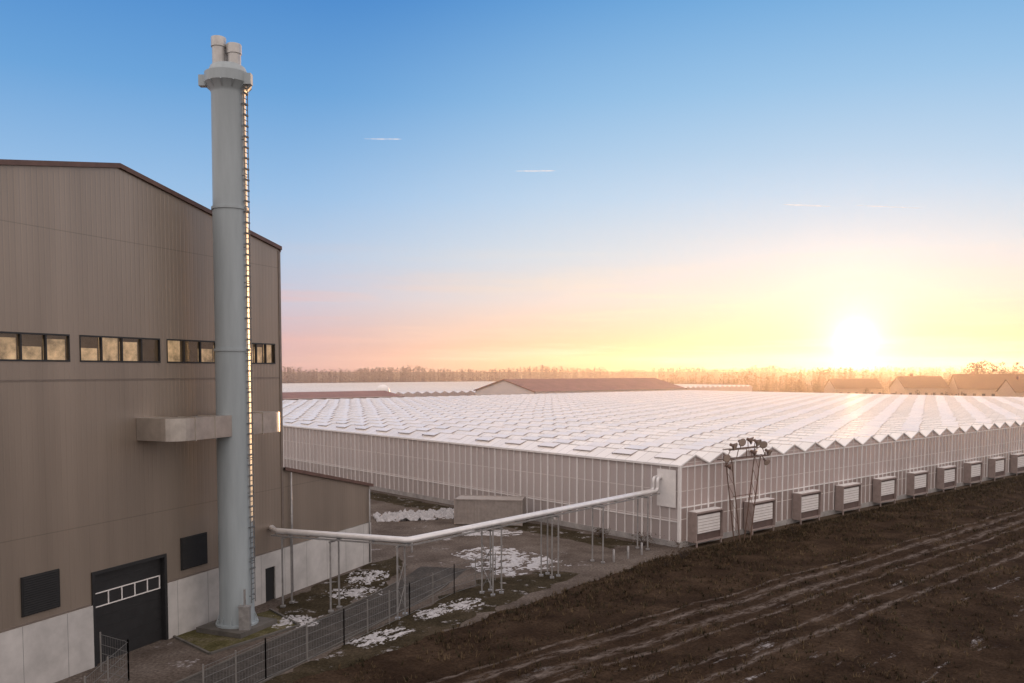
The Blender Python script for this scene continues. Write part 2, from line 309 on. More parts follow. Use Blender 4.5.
def snow(x,y,w,d,h,seed,thr=.05,rz=0):
    n=60; b=MB()
    def H(u,v):
        r=math.hypot(u,v); return (1-r*r)*.45+.9*noise.noise(Vector((u*2.6+seed,v*2.6,seed)))+.9*noise.noise(Vector((u*9,v*9+seed,seed)))+.5*noise.noise(Vector((u*22,v*22+seed,seed)))-thr*3-.22
    for j in range(n+1):
        for i in range(n+1):
            u=i/n*2-1;v=j/n*2-1; b.v.append((u*w/2,v*d/2,max(-.02,H(u,v)*h+.012)))
    for j in range(n):
        for i in range(n):
            q=[j*(n+1)+i,j*(n+1)+i+1,(j+1)*(n+1)+i+1,(j+1)*(n+1)+i]
            if max(b.v[k][2] for k in q)>.0: b.f.append(tuple(q)); b.m.append(0); b.sm.append(True)
    b.obj('snow_patch',M_snow,loc=(x,y,0.01),rz=rz)
snow(-10.2,88,8,5,.6,3,-.02,.3); snow(-7,90.5,4,3,.4,5,.0)
snow(.4,66,7.5,6,.10,8,.07,.6); snow(-1.6,70,6,5,.12,18,.07,.6)
snow(-13.2,50.8,3.4,2.8,.12,12,.05); snow(-10.6,57.5,3.6,3.6,.10,14,.09,.8)
snow(-10.5,62,3,5,.12,21,.08); snow(-7.4,47.8,2.1,4,.1,24,.07,-.6); snow(-3.2,54.5,2.2,3.6,.1,27,.08,-.6); snow(-2,79,6,3,.1,30,.06)
snow(-4.9,52.6,1.6,2.6,.1,33,.05,-.6)

# ------------------------------------------------------------ main building
BO=Vector((-19.37,47.3,0)); BR=math.atan2(.9215,.389)
E=empty('industrial_building',BO,BR)
xL,xA,xR=-15.75,-2.48,10.5; zE,zA,zP=23.05,25.57,3.2; D=60
def roofz(x): return zA-(zA-zE)*abs(x-xA)/(xR-xA)
wins=[(-15.7,-11.5),(-10.9,-5.69),(-5.10,.07),(.57,5.74),(6.25,9.9)]
WZ0,WZ1=15.45,16.78
mb=MB()
def wallpanel(xa,xb,za,zb):
    mb.face([(xa,0,za),(xb,0,za),(xb,0,zb),(xa,0,zb)])
mb.face([(xL,0,WZ1),(xR,0,WZ1),(xR,0,roofz(xR)),(xA,0,zA),(xL,0,roofz(xL))])
x=xL
for a,b in wins:
    wallpanel(x,a,WZ0,WZ1); x=b
wallpanel(x,xR,WZ0,WZ1)
dX0,dX1,dZ=-4.62,0,4.68
wallpanel(xL,dX0,zP,WZ0); wallpanel(dX1,xR,zP,WZ0); wallpanel(dX0,dX1,dZ,WZ0)
mb.face([(xR,0,0),(xR,D,0),(xR,D,zE),(xR,0,zE)]); mb.face([(xL,D,0),(xL,0,0),(xL,0,roofz(xL)),(xL,D,roofz(xL))])
mb.face([(xR,D,0),(xL,D,0),(xL,D,roofz(xL)),(xA,D,zA),(xR,D,zE)])
mb.obj('walls',M_clad,E)
mb=MB()
for a,b in((xL-.3,xA),(xA,xR+.1)):
    za=zA-(zA-zE)*abs(a-xA)/(xR-xA)+.10; zb=zA-(zA-zE)*abs(b-xA)/(xR-xA)+.10
    mb.face([(a,-.14,za),(b,-.14,zb),(b,D+.2,zb),(a,D+.2,za)])
    mb.face([(a,-.15,za-.20),(b,-.15,zb-.20),(b,-.15,zb+.04),(a,-.15,za+.04)])
    mb.face([(a,-.15,za-.20),(b,-.15,zb-.20),(b,0,zb-.20),(a,0,za-.20)])
mb.box(xR+.004,xR+.10,-.06,D,zE-.25,zE+.05)
mb.obj('roof',M_trim,E)
mb=MB(); mb.box(xR-.16,xR+.05,-.045,-.003,zP+.02,zE-.2); 
mb.box(xL,dX0-.25,-.05,-.003,zP-.03,zP+.06); mb.box(dX1+.2,xR-.17,-.05,-.003,zP-.03,zP+.06)
mb.box(xL,xR-.2,-.03,-.003,WZ0-.9,WZ0-.85)
mb.obj('corner_flashing',mat('flashing',(.22,.18,.155),.45,.3),E)
mb=MB(); mb.box(xL,dX0-.18,-.10,.3,-.1,zP-.035); mb.box(dX1+.18,8.5,-.10,.3,-.1,zP-.035); mb.box(9.5,21.2,-.10,.3,-.1,zP-.035); mb.box(8.5,9.5,-.10,.3,2.2,zP-.035)
mb.obj('plinth',M_plinth,E)
mb=MB()
for i in range(-4,9):
    xx=i*2.4+.9
    if dX0-.3<xx<dX1+.3 or 8.4<xx<9.6: continue
    mb.box(xx-.012,xx+.012,-.104,-.0995,0,zP-.04)
mb.obj('plinth_joints',mat('joint',(.25,.25,.25),.9),E)
fr=MB(); gl=MB(); inn=MB()
M_glass=bpy.data.materials.new('window_glass'); M_glass.use_nodes=True; t=M_glass.node_tree; t.nodes.remove(t.nodes['Principled BSDF'])
g=N(t,'ShaderNodeBsdfGlossy'); g.inputs['Roughness'].default_value=.03; g.inputs['Color'].default_value=(.9,.9,.9,1); tr=N(t,'ShaderNodeBsdfTransparent'); tr.inputs[0].default_value=(.85,.85,.82,1)
fz=N(t,'ShaderNodeFresnel'); fz.inputs[0].default_value=1.5; mx=N(t,'ShaderNodeMixShader'); t.links.new(fz.outputs[0],mx.inputs[0]); t.links.new(tr.outputs[0],mx.inputs[1]); t.links.new(g.outputs[0],mx.inputs[2]); t.links.new(mx.outputs[0],t.nodes['Material Output'].inputs[0])
for a,b in wins:
    fr.box(a,b,-.04,.12,WZ0-.0,WZ0+.08); fr.box(a,b,-.04,.12,WZ1-.08,WZ1)
    k=4; w=(b-a)/k
    for i in range(k+1):
        xx=a+w*i; 
        fr.box(max(a,xx-.04),min(b,xx+.04),-.035,.115,WZ0+.08,WZ1-.08)
    gl.face([(a,.08,WZ0),(b,.08,WZ0),(b,.08,WZ1),(a,.08,WZ1)])
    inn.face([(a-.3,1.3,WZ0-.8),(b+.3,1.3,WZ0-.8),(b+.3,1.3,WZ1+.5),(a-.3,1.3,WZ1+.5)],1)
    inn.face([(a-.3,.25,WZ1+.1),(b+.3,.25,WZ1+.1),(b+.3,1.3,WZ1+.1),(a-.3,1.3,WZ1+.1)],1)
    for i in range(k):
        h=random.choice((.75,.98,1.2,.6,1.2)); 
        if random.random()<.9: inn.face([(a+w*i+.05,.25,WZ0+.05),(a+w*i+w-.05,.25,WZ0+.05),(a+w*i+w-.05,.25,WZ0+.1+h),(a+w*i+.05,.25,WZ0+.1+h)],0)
fr.obj('window_frames',M_black,E); gl.obj('window_panes',M_glass,E); inn.obj('window_interior',[M_interior,mat('interior_dark_glow',(.20,.14,.09),.8,emit=.2)],E)  # dark backing behind the blinds also gets a weak added glow
mb=MB(); mb.box(dX0+.002,dX1-.002,.22,.3,0,dZ,0)
for i in range(1,8): mb.box(dX0,dX1,.205,.219,i*.6-.02,i*.6+.02,0)
mb.box(dX0-.17,dX0,-.08,.32,0,dZ+.17,0); mb.box(dX1,dX1+.17,-.08,.32,0,dZ+.17,0); mb.box(dX0+.002,dX1-.002,-.078,.32,dZ,dZ+.168,0)
mb.obj('roller_door',M_black,E)
mb=MB()
for z in(2.95,3.65): mb.box(dX0+.12,dX1-.12,.15,.2,z-.025,z+.025)
for i in range(6):
    xx=dX0+.15+i*(dX1-dX0-.3)/5; mb.box(xx-.025,xx+.025,.152,.199,2.98,3.62)
mb.obj('door_window_frames',M_white,E)
mb=MB()
for xa,xb,za,zb in((-8.67,-6.65,3.6,5.45),(1.26,3.33,3.65,5.5)):
    mb.box(xa,xb,-.08,-.004,za,zb,0)
    for k in range(16): 
        zz=za+.08+k*(zb-za-.16)/15; mb.face([(xa+.08,-.085,zz+.05),(xb-.08,-.085,zz+.05),(xb-.08,-.11,zz-.02),(xa+.08,-.11,zz-.02)],0)
mb.box(8.5,9.5,.0,.06,0,2.2,0)
mb.obj('louvres',mat('louvre',(.012,.012,.013),.8),E)
mb=MB(); a0,a1,z0,z1=10.56,21.2,8.5,6.1
mb.face([(a0,.02,zP),(a1,.02,zP),(a1,.02,z1),(a0,.02,z0)]); mb.face([(a1,.02,0),(a1,12,0),(a1,12,z1),(a1,.02,z1)])
mb.obj('annex_walls',M_clad,E)
mb=MB(); mb.face([(a0,-.2,z0+.1),(a1+.25,-.2,z1+.05),(a1+.25,12,z1+.05),(a0,12,z0+.1)]); mb.face([(a0,-.2,z0-.1),(a1+.25,-.2,z1-.15),(a1+.25,-.2,z1+.08),(a0,-.2,z0+.13)]); mb.face([(a0,-.2,z0-.1),(a1+.25,-.2,z1-.15),(a1+.25,.02,z1-.15),(a0,.02,z0-.1)])
mb.obj('annex_roof',M_trim,E)
mb=MB(); mb.beam((11.2,-.16,.1),(11.2,-.16,8.2),.14,n=10,smooth=True); mb.beam((20.9,-.16,.1),(20.9,-.16,5.8),.12,n=10,smooth=True); mb.obj('downpipes',M_galv,E)
mb=MB(); y0,y1=-2.75,-1.55; za,zb=11.3,12.5
def duct(xa,xb,bev_l):
    if bev_l: pts=[(xb,y0),(xb,y1),(xa+1.5,y1),(xa+1.5,-.02),(xa,-.02),(xa,y0+1.0)]+[(xa+1.0-math.cos(t)*1.0,y0+1.0-math.sin(t)*1.0) for t in [math.pi/2*i/6 for i in range(1,7)]]
    else: pts=[(xa,y1),(xa,y0),(xb-.9,y0)]+[(xb-.9+math.sin(t)*.9,y0+.9-math.cos(t)*.9) for t in [math.pi/2*i/6 for i in range(1,7)]]+[(xb,-.02),(xb-1.4,-.02),(xb-1.4,y1)]
    mb.face([(x,y,zb) for x,y in pts]); mb.face([(x,y,za) for x,y in reversed(pts)])
    for i in range(len(pts)):
        p=pts[i];q=pts[(i+1)%len(pts)]; mb.face([(*p,za),(*q,za),(*q,zb),(*p,zb)])
duct(-1.7,3.4-.85,True); duct(3.4+.85,7.4,False)
for xx in(-.3,1.2,5.2): 
    mb.box(xx-.03,xx+.03,y0-.05,y0-.002,za-.05,zb+.05); mb.box(xx-.03,xx+.03,y0-.002,y1,zb+.002,zb+.05); mb.box(xx-.03,xx+.03,y0-.002,y1,za-.05,za-.002)
mb.obj('flue_duct',M_duct,E)

# ------------------------------------------------------------ chimney
C=empty('chimney',(-16.05,49.53,0)); mb=MB()
prof=[(1.2,.3),(1.2,.40),(1.0,.43),(.98,1.4),(.97,2.0)]
for z in (16.2,24.2): prof+=[(.97,z-.08),(1.03,z-.075),(1.03,z+.075),(.95,z+.08)]
prof+=[(.93,30.6),(.97,30.75),(1.24,31.1),(1.28,31.15),(1.28,31.7),(1.1,31.75),(.95,32.1),(.8,32.2),(0.01,32.22)]
mb.lathe(prof,n=64); mb.obj('shaft',M_chim,C)
mb=MB()
for (fx,fy,h) in((-.40,-.30,33.65),(.44,-.22,33.3),(.02,.48,33.45)):
    mb.lathe([(.36,32.1),(.36,h-.55),(.41,h-.53),(.41,h-.03),(.39,h),(.32,h),(.32,h-.7)],cx=fx,cy=fy,n=28)
mb.obj('flues',mat('flue_steel',(.50,.49,.48),.4,.3,var=.15),C)
for p in C.children:
    md=p.modifiers.new('es','EDGE_SPLIT'); md.split_angle=rad(35)
mb=MB()
for i in range(12):
    t=2*math.pi*i/12; mb.beam((.96*math.cos(t),.96*math.sin(t),30.8),(1.3*math.cos(t),1.3*math.sin(t),31.13),.07)
    mb.beam((.99*math.cos(t),.99*math.sin(t),.9),(1.18*math.cos(t),1.18*math.sin(t),.42),.04)
for t in(-3.0,-.35,1.2): mb.box(1.36*math.cos(t)-.2,1.36*math.cos(t)+.2,1.36*math.sin(t)-.2,1.36*math.sin(t)+.2,31.0,31.6)
mb.obj('collar_fittings',M_chim,C)
mb=MB(); la=rad(-14); ld=Vector((math.cos(la),math.sin(la),0)); lt=Vector((-ld.y,ld.x,0)); b0=ld*1.08
for s in(-.2,.2): mb.beam(b0+lt*s+Vector((0,0,1.6)),b0+lt*s+Vector((0,0,31)),.04)
z=1.8
while z<31: mb.beam(b0-lt*.2+Vector((0,0,z)),b0+lt*.2+Vector((0,0,z)),.035); z+=.3
z=3.6
while z<31:
    mb.beam(b0-lt*.22+Vector((0,0,z)),b0+lt*.22+Vector((0,0,z)),.09); z+=.6
for z in range(2,31,2):
    for s in(-.2,.2): mb.beam(b0+lt*s+Vector((0,0,z)),ld*.93+lt*s+Vector((0,0,z)),.04)
mb.obj('ladder',mat('ladder_steel',(.16,.17,.18),.9,.0,spec=.05),C)
mb=MB(); c_,s_=math.cos(BR),math.sin(BR)
def rp(x,y,z): return (x*c_-y*s_,x*s_+y*c_,z)
R_=1.6; q=[(-R_,-R_),(R_,-R_),(R_,R_),(-R_,R_)]
mb.face([rp(x,y,.3) for x,y in q])
for i in range(4): a=q[i];b=q[(i+1)%4]; mb.face([rp(*a,-.1),rp(*b,-.1),rp(*b,.3),rp(*a,.3)])
mb.obj('foundation_slab',M_kerb,C)
mb=MB(); mb.box(.55,1.15,-1.45,-1.1,.301,1.6); mb.box(.52,1.18,-1.48,-1.07,1.602,1.66); mb.box(.8,.9,-1.3,-1.2,1.66,2.6); mb.obj('control_cabinet',M_galv,C)
sheet('chimney_pad',[(-19.2,48.0),(-16.0,44.9),(-12.6,49.9),(-15.2,53.2)],.018,ground_mat('mossy_pad',(.06,.055,.025),(.10,.09,.045),(.16,.135,.10),.75,.8,.9,.6,.4))
mb=MB()
for p,q in (((-19.2,47.9),(-16.0,44.8)),((-16.0,44.8),(-12.5,49.9)),((-12.5,49.9),(-15.2,53.3))): mb.beam((*p,.05),(*q,.05),.13)
mb.obj('kerb',M_kerb)

# ------------------------------------------------------------ pipe bridge
PB=empty('pipe_bridge'); pz=4.65
A0=Vector((-15.2,54.72,0)); B0=Vector((-6.3,51.6,0)); G0=Vector((12.3,73.3,0))
def tube(name,pts,r,m,parent,bev=.5):
    cu=bpy.data.curves.new(name,'CURVE'); cu.dimensions='3D'; cu.bevel_depth=r; cu.bevel_resolution=5; cu.use_fill_caps=True
    P=[Vector(p) for p in pts]; Q=[P[0]]
    for i in range(1,len(P)-1):
        a=(P[i-1]-P[i]).normalized();b=(P[i+1]-P[i]).normalized(); d=min(bev,(P[i-1]-P[i]).length*.45,(P[i+1]-P[i]).length*.45)
        s=P[i]+a*d;e=P[i]+b*d
        for k in range(7):
            t=k/6; Q.append(s*(1-t)**2+P[i]*2*t*(1-t)+e*t*t)
    Q.append(P[-1]); sp=cu.splines.new('POLY'); sp.points.add(len(Q)-1)
    for i,q in enumerate(Q): sp.points[i].co=(*q,1)
    cu.materials.append(m); o=bpy.data.objects.new(name,cu); link(o); o.parent=parent; return o
n1=Vector((.331,.944,0)); d2=(G0-B0).normalized(); n2=Vector((-d2.y,d2.x,0))
nb=(n1+n2).normalized()
W0=Vector((-15.6,57.0,0))
for s,nm in((-.2,'supply_pipe'),(.2,'return_pipe')):
    up=Vector((0,0,pz+.12))
    tube(nm,[W0+Vector((-.9,.3,0))-Vector((.0,s,0))+up,A0+n1*s+Vector((-s,0,0))+up,B0+nb*s*1.05+up,G0+n2*s+up,G0+n2*s+up+Vector((0,0,1.1)),G0+n2*s+up+Vector((0,0,1.1))+d2*1.6],.15,M_pipe,PB,.35)
mb=MB()
def seg(a,b,w,z):
    mb.beam(Vector((a.x,a.y,z)),Vector((b.x,b.y,z)),w)
for s in(-.42,.42):
    seg(A0+n1*s,B0+nb*s,.09,pz-.12); seg(B0+nb*s,G0+n2*s,.09,pz-.12)
def along(a,b,step,n):
    L_=(b-a).length; k=int(L_/step)
    for i in range(k+1): 
        p=a+(b-a)*i/k; mb.beam(p-n*.45+Vector((0,0,pz-.12)),p+n*.45+Vector((0,0,pz-.12)),.06)
along(A0,B0,2,n1); along(B0,G0,2,n2)
def portal(p,n,brace=False):
    w=.5
    for s in(-w,w):
        mb.beam(p+n*s,p+n*s+Vector((0,0,pz-.2)),.10); mb.beam(p+n*s+Vector((0,0,.02)),p+n*s+Vector((0,0,.12)),.3)
    mb.beam(p-n*(w+.1)+Vector((0,0,pz-.24)),p+n*(w+.1)+Vector((0,0,pz-.24)),.11)
    if brace:
        for a,b in((.4,1.9),(1.9,3.4)): mb.beam(p-n*w+Vector((0,0,a)),p+n*w+Vector((0,0,b)),.04); mb.beam(p+n*w+Vector((0,0,a)),p-n*w+Vector((0,0,b)),.04)
for k in(.09,.46): portal(A0.lerp(B0,k),n1)
portal(A0.lerp(B0,.95),n1,True); 
for k in(.25,.28,.474,.50,.70,.93): portal(B0.lerp(G0,k),n2,k==.25)
mb.obj('steel_supports',M_galv,PB)

# ------------------------------------------------------------ greenhouse
def greenhouse(name,lx0,ly0,nsp,length,detail=True,zg=6.95,rise=.8):
    o=g2w(lx0,ly0); G=empty(name,o,GR); Wd=nsp*4.0
    r=MB(); v=MB(); bars=MB()
    for i in range(nsp):
        x=i*4.0
        r.face([(x,0,zg),(x+2,0,zg+rise),(x+2,length,zg+rise),(x,length,zg)][::-1]); r.face([(x+2,0,zg+rise),(x+4,0,zg),(x+4,length,zg),(x+2,length,zg+rise)][::-1])
        bars.box(x-.09,x+.09,0,length,zg-.05,zg+.04); bars.box(x+1.96,x+2.04,-.02,length,zg+rise,zg+rise+.05)
        if detail:
            off=(i%3)*1.66+random.random()*.5; y=1+off
            while y<length-3:
                for sgn in(-1,1):
                    yy=y+2.5 if sgn==1 else y
                    if yy>length-3: continue
                    op=random.uniform(.13,.22) if random.random()>.05 else .04
                    xr=x+2+sgn*.04; xo=x+2+sgn*1.1; zr=zg+rise+.03; zo=zg+rise*(1-1.1/2)+op; zb=zg+rise*(1-1.1/2)+.03
                    q=[(xr,yy,zr),(xo,yy,zo),(xo,yy+2.3,zo),(xr,yy+2.3,zr)]
                    v.face(q if sgn==1 else q[::-1],0)
                    v.face([(xr,yy,zr-.04),(xo,yy,zb),(xo,yy,zo)],1); v.face([(xr,yy+2.3,zr-.04),(xo,yy+2.3,zb),(xo,yy+2.3,zo)],1)
                y+=5.0
    r.obj('roof',M_rglass,G)
    if detail: v.obj('roof_vents',[M_vent,M_ventside],G)
    bars.box(Wd-.11,Wd+.11,0,length,zg-.05,zg+.06)
    bars.obj('gutters_and_ridges',M_white,G)
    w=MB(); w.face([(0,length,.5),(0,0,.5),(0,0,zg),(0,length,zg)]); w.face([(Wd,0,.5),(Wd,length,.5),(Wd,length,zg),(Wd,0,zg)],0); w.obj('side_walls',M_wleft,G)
    w=MB()
    for yy in(0,length):
        for i in range(nsp):
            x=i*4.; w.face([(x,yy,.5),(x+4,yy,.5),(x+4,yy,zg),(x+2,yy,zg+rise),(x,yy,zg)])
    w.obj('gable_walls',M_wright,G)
    b=MB(); b.box(-.06,Wd+.06,-.08,length+.06,-.1,.5); b.obj('base_wall',M_conc,G)
    if detail:
        f=MB()
        y=0
        k=0
        while y<=length:
            wv=.08 if k%4 else .16
            f.box(-.10,-.003,y-wv/2,y+wv/2,.5,zg-.06); y+=1.0; k+=1
        for z in(2.2,): f.box(-.07,-.004,0,length,z-.04,z+.04)
        f.box(-.22,-.006,0,length,zg-.06,zg+.12)
        k=0;x=0
        while x<=Wd:
            wv=.07 if k%4 else .16
            f.box(x-wv/2,x+wv/2,-.10,-.003,.5,zg-.02); x+=1.0;k+=1
        for z in(3.4,): f.box(0,Wd,-.08,-.004,z-.05,z+.05)
        f.box(0,Wd,-.12,-.006,zg-.12,zg-.02)
        for i in range(nsp):
            x=i*4.; f.beam((x,-.08,zg+.03),(x+2,-.08,zg+rise+.05),.12); f.beam((x+2,-.08,zg+rise+.05),(x+4,-.08,zg+.03),.12)
            f.beam((x+2,-.06,zg),(x+2,-.06,zg+rise),.06)
        f.box(-.14,.1,-.14,.1,.5,zg+.05)
        f.box(-.16,-.102,.3,2.3,3.4,6.6)
        f.obj('wall_framing',M_white,G)
    return G
G=greenhouse('greenhouse',0,0,52,155)
u=MB()
for k in range(24):
    cx=3.0+8.4*k; a=cx-1.95;b=cx+1.95; z0,z1=.4,3.0; yf=-1.0
    u.box(a,b,yf,-.09,z0,z0+.10,0); u.box(a,b,yf-.05,-.09,z1-.12,z1,0)
    u.box(a,a+.10,yf,-.09,z0+.10,z1-.12,0); u.box(b-.10,b,yf,-.09,z0+.10,z1-.12,0)
    u.box(a+.10,b-.10,yf+.25,-.09,z0+.10,z1-.12,1)
    u.box(a+.35,b-.35,yf+.12,yf+.248,z0+.75,z1-.35,2)
    for j in range(5): u.box(a+.4,b-.4,yf+.09,yf+.118,z0+.9+j*.26,z0+.93+j*.26,0)
    for s in(a+.2,b-.2): u.beam((s,yf+.1,0),(s,yf+.1,z0),.12,0)
    u.box(a+.1,b-.1,yf+.1,-.1,z1+.003,z1+.05,2)
u.obj('air_intake_units',[mat('unit_frame',(.34,.27,.25),.5),mat('unit_dark',(.12,.08,.07),.6),M_white],G)

# ------------------------------------------------------------ background buildings
greenhouse('greenhouse',0,205,82,215,False)
M_win=mat('dark_window',(.05,.05,.06),.2)
def hall(name,x,y,lx,ly,ze,zr,wallm,roofm,rz=GR,origin=None):
    o=g2w(x,y) if origin is None else Vector(origin)
    H=empty(name,o,rz); w=MB(); r=MB()
    for xx in(0,lx): w.face([(xx,0,0),(xx,ly,0),(xx,ly,ze),(xx,ly/2,zr),(xx,0,ze)])
    for yy in(0,ly): w.face([(0,yy,0),(lx,yy,0),(lx,yy,ze),(0,yy,ze)])
    for ya,za,yb,zb in((-.5,ze-.15,ly/2,zr+.15),(ly/2,zr+.15,ly+.5,ze-.15)):
        r.face([(-.5,ya,za),(lx+.5,ya,za),(lx+.5,yb,zb),(-.5,yb,zb)])
        for xx in(-.5,lx+.5): r.face([(xx,ya,za),(xx,yb,zb),(xx,yb,zb-.4),(xx,ya,za-.4)])
    w.obj('walls',wallm,H); r.obj('roof',roofm,H)
    d=MB()
    for i in range(int(lx/4)): d.box(2+i*4,3.4+i*4,-.06,-.004,ze*.35,ze*.7)
    for i in range(max(1,int(ly/5))): d.box(-.06,-.004,2+i*5,3.2+i*5,ze*.3,ze*.65)
    d.obj('windows',M_win,H)
    if lx<30:
        c=MB(); c.box(lx*.3,lx*.3+1,ly/2-.5,ly/2+.5,zr-.6,zr+1.3); c.obj('chimney_stack',M_roofbr,H)
    return H
M_pale=mat('pale_render',(.66,.58,.56),.8,var=.1)
hall('warehouse',139.5,167,82,32,8.2,12,M_pale,M_roofbr)
hall('warehouse',5,160,76,20,7.9,9.1,M_pale,M_roofbr)
T=empty('storage_tank',g2w(99,198)); mb=MB(); mb.lathe([(2.3,0),(2.3,8.2)]+[(2.3*math.cos(t),8.2+2.3*math.sin(t)) for t in [math.pi/2*i/8 for i in range(1,9)]],n=24); mb.lathe([(2.4,8.1),(2.4,8.3)],n=24); mb.obj('shell',M_white,T)
M_hw=mat('house_wall',(.46,.34,.27),.8); M_hr=mat('tile_roof',(.10,.045,.03),.8)
for (px,d,l,w,ze,zr,rz) in ((176,385,22,11,7.5,12.5,.2),(200,385,26,12,7,13.5,-.1),(224,385,20,11,7,13.5,.3),(158,420,24,12,6.5,11,.1),(250,400,30,14,7,14,.2),(205,350,16,10,6.5,11.5,.2)):
    hall('farmhouse',0,0,l,w,ze,zr,M_hw,M_hr,rz,(px,d,0))

# ------------------------------------------------------------ vegetation
def leafmat(name,c,tr=.0):
    return mat(name,c,.8,var=.35,scale=.3,trans=tr,spec=.1)
def crown(mb,cx,cy,z0,h,r,kind,n,size):
    for i in range(n):
        t=random.random()
        if kind=='con': rr=r*(1-t)**.8*math.sqrt(random.random())*1.0; z=z0+h*t
        else:
            rr=r*math.sqrt(random.random())*math.sin(math.pi*min(1,.12+.88*t))**.6; z=z0+h*t
        a=random.random()*6.283; p=Vector((cx+rr*math.cos(a),cy+rr*math.sin(a),z)); s=size*random.uniform(.5,1.3)
        v=[p+Vector((random.uniform(-1,1),random.uniform(-1,1),random.uniform(-.8,.8)))*s for _ in range(3)]
        mb.face(v,random.randint(0,1))
def forest(name,pts,mats,n=70,sz=.09,con=.5):
    mb=MB()
    for x,y,h in pts:
        kind='con' if random.random()<con else 'dec'; r=h*(.17 if kind=='con' else .32)
        mb.beam((x,y,0),(x,y,h*.8),h*.03,2,n=5,w2=h*.008)
        crown(mb,x,y,h*.05,h*.95,r,kind,n,h*sz)
    return mb.obj(name,mats)
M_bark=mat('bark',(.05,.035,.03),.9)
far=[leafmat('far_foliage_hazed_a',(.14,.10,.115)),leafmat('far_foliage_hazed_b',(.18,.13,.145)),leafmat('far_bark_hazed',(.13,.10,.11))]  # distance haze put into the pale purple-grey leaf and bark colours
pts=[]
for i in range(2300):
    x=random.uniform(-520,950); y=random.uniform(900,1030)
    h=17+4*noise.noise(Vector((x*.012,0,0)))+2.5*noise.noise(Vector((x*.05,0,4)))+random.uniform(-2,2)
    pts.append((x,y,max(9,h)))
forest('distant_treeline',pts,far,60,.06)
pts=[]
for i in range(620):
    x=random.uniform(110,620); y=random.uniform(560,640); h=12.5+5*noise.noise(Vector((x*.02,5,0)))+random.uniform(-2,2.5)+max(0,(x-330)*.012); pts.append((x,y,h))
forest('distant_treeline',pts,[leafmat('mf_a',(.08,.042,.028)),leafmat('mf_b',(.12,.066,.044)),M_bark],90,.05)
pts=[(random.uniform(120,300),random.uniform(440,520),random.uniform(7,12)) for i in range(60)]+[(random.uniform(228,330),random.uniform(400,450),random.uniform(13,21)) for i in range(34)]+[(random.uniform(150,210),random.uniform(368,380),random.uniform(5,8)) for i in range(10)]
forest('background_trees',pts,[leafmat('mid_foliage_a',(.045,.025,.016)),leafmat('mid_foliage_b',(.07,.04,.026)),M_bark],380,.038,.25)

# ------------------------------------------------------------ floodlight mast (in front of gable wall)
random.seed(21)
T=empty('floodlight_mast',g2w(5.9,-2.3),GR); mb=MB(); lp=MB()
for s in(-1,1):
    for y in(-.3,.3):
        mb.beam((s*.75,y,0),(s*2.2,y,7.5),.075)
    for k in range(6):
        z0=.6+k*1.15; xa=s*(.75+1.45*z0/7.5); xb=s*(.75+1.45*(z0+1.15)/7.5); mb.beam((xa,-.3,z0),(xb,.3,z0+1.15),.03)
for z,w in((7.5,3.4),(8.3,2.6)):
    for y in(-.3,.3): mb.beam((-w,y,z),(w,y,z),.08)
for x in(-3.0,-1.5,0,1.5,3.0): mb.beam((x,-.3,7.5),(x*.8,-.3,8.3),.05); mb.beam((x,-.3,7.5),(x,.3,7.5),.05)
mb.beam((-1.5,0,4.2),(1.5,0,4.2),.05) 
for (x,z,r) in((-3.2,7.75,.34),(-2.2,8.7,.36),(-1.0,8.95,.36),(.3,9.05,.38),(1.4,8.85,.36),(2.4,8.6,.36),(3.2,7.9,.34),(.9,7.95,.3),(2.9,7.05,.3),(-2.9,7.0,.3)):
    c=Vector((x,-.35,z)); ax=Vector((random.uniform(-.8,.8),-1,random.uniform(-.6,-.1))).normalized()
    lp.beam(c,c+ax*.3,r*.7,0,n=14,w2=r*2,smooth=True); lp.beam(c-ax*.22,c,r*.7,0,n=10); lp.beam(c+ax*.301,c+ax*.33,r*1.8,1,n=14,w2=r*1.7)
    mb.beam(c-ax*.1,(x*.85,-.3,7.5 if z<8.3 else 8.3),.05)
mb.obj('lattice',mat('mast_steel',(.20,.13,.10),.5,.4),T); lp.obj('lamps',[mat('lamp_housing',(.16,.10,.08),.5,.3),mat('lamp_glass',(.42,.33,.28),.15)],T)
# shrubs
random.seed(5)
for (lx,ly,h) in ((-3.5,-3.0,1.5),(2.0,-4.5,1.1),(-1.5,2.6,1.2),(-1.6,7.5,.9),(-7,-4.2,1.0),(13,-3.2,.9),(9,-3.4,.8)):
    mb=MB(); p0=g2w(lx,ly)
    for i in range(24):
        d=Vector((random.gauss(0,.5),random.gauss(0,.5),1)).normalized(); mb.beam((0,0,0),d*h*random.uniform(.6,1.1),.03,0,n=3,w2=.008)
    for i in range(420):
        d=Vector((random.gauss(0,.42),random.gauss(0,.42),random.uniform(.1,1)))*h; s=random.uniform(.04,.1)
        mb.face([d+Vector((random.uniform(-1,1),random.uniform(-1,1),random.uniform(-1,1)))*s for _ in range(3)],1)
    mb.obj('shrub',[M_bark,leafmat('shrub_leaf',(.09,.06,.035))],loc=p0)
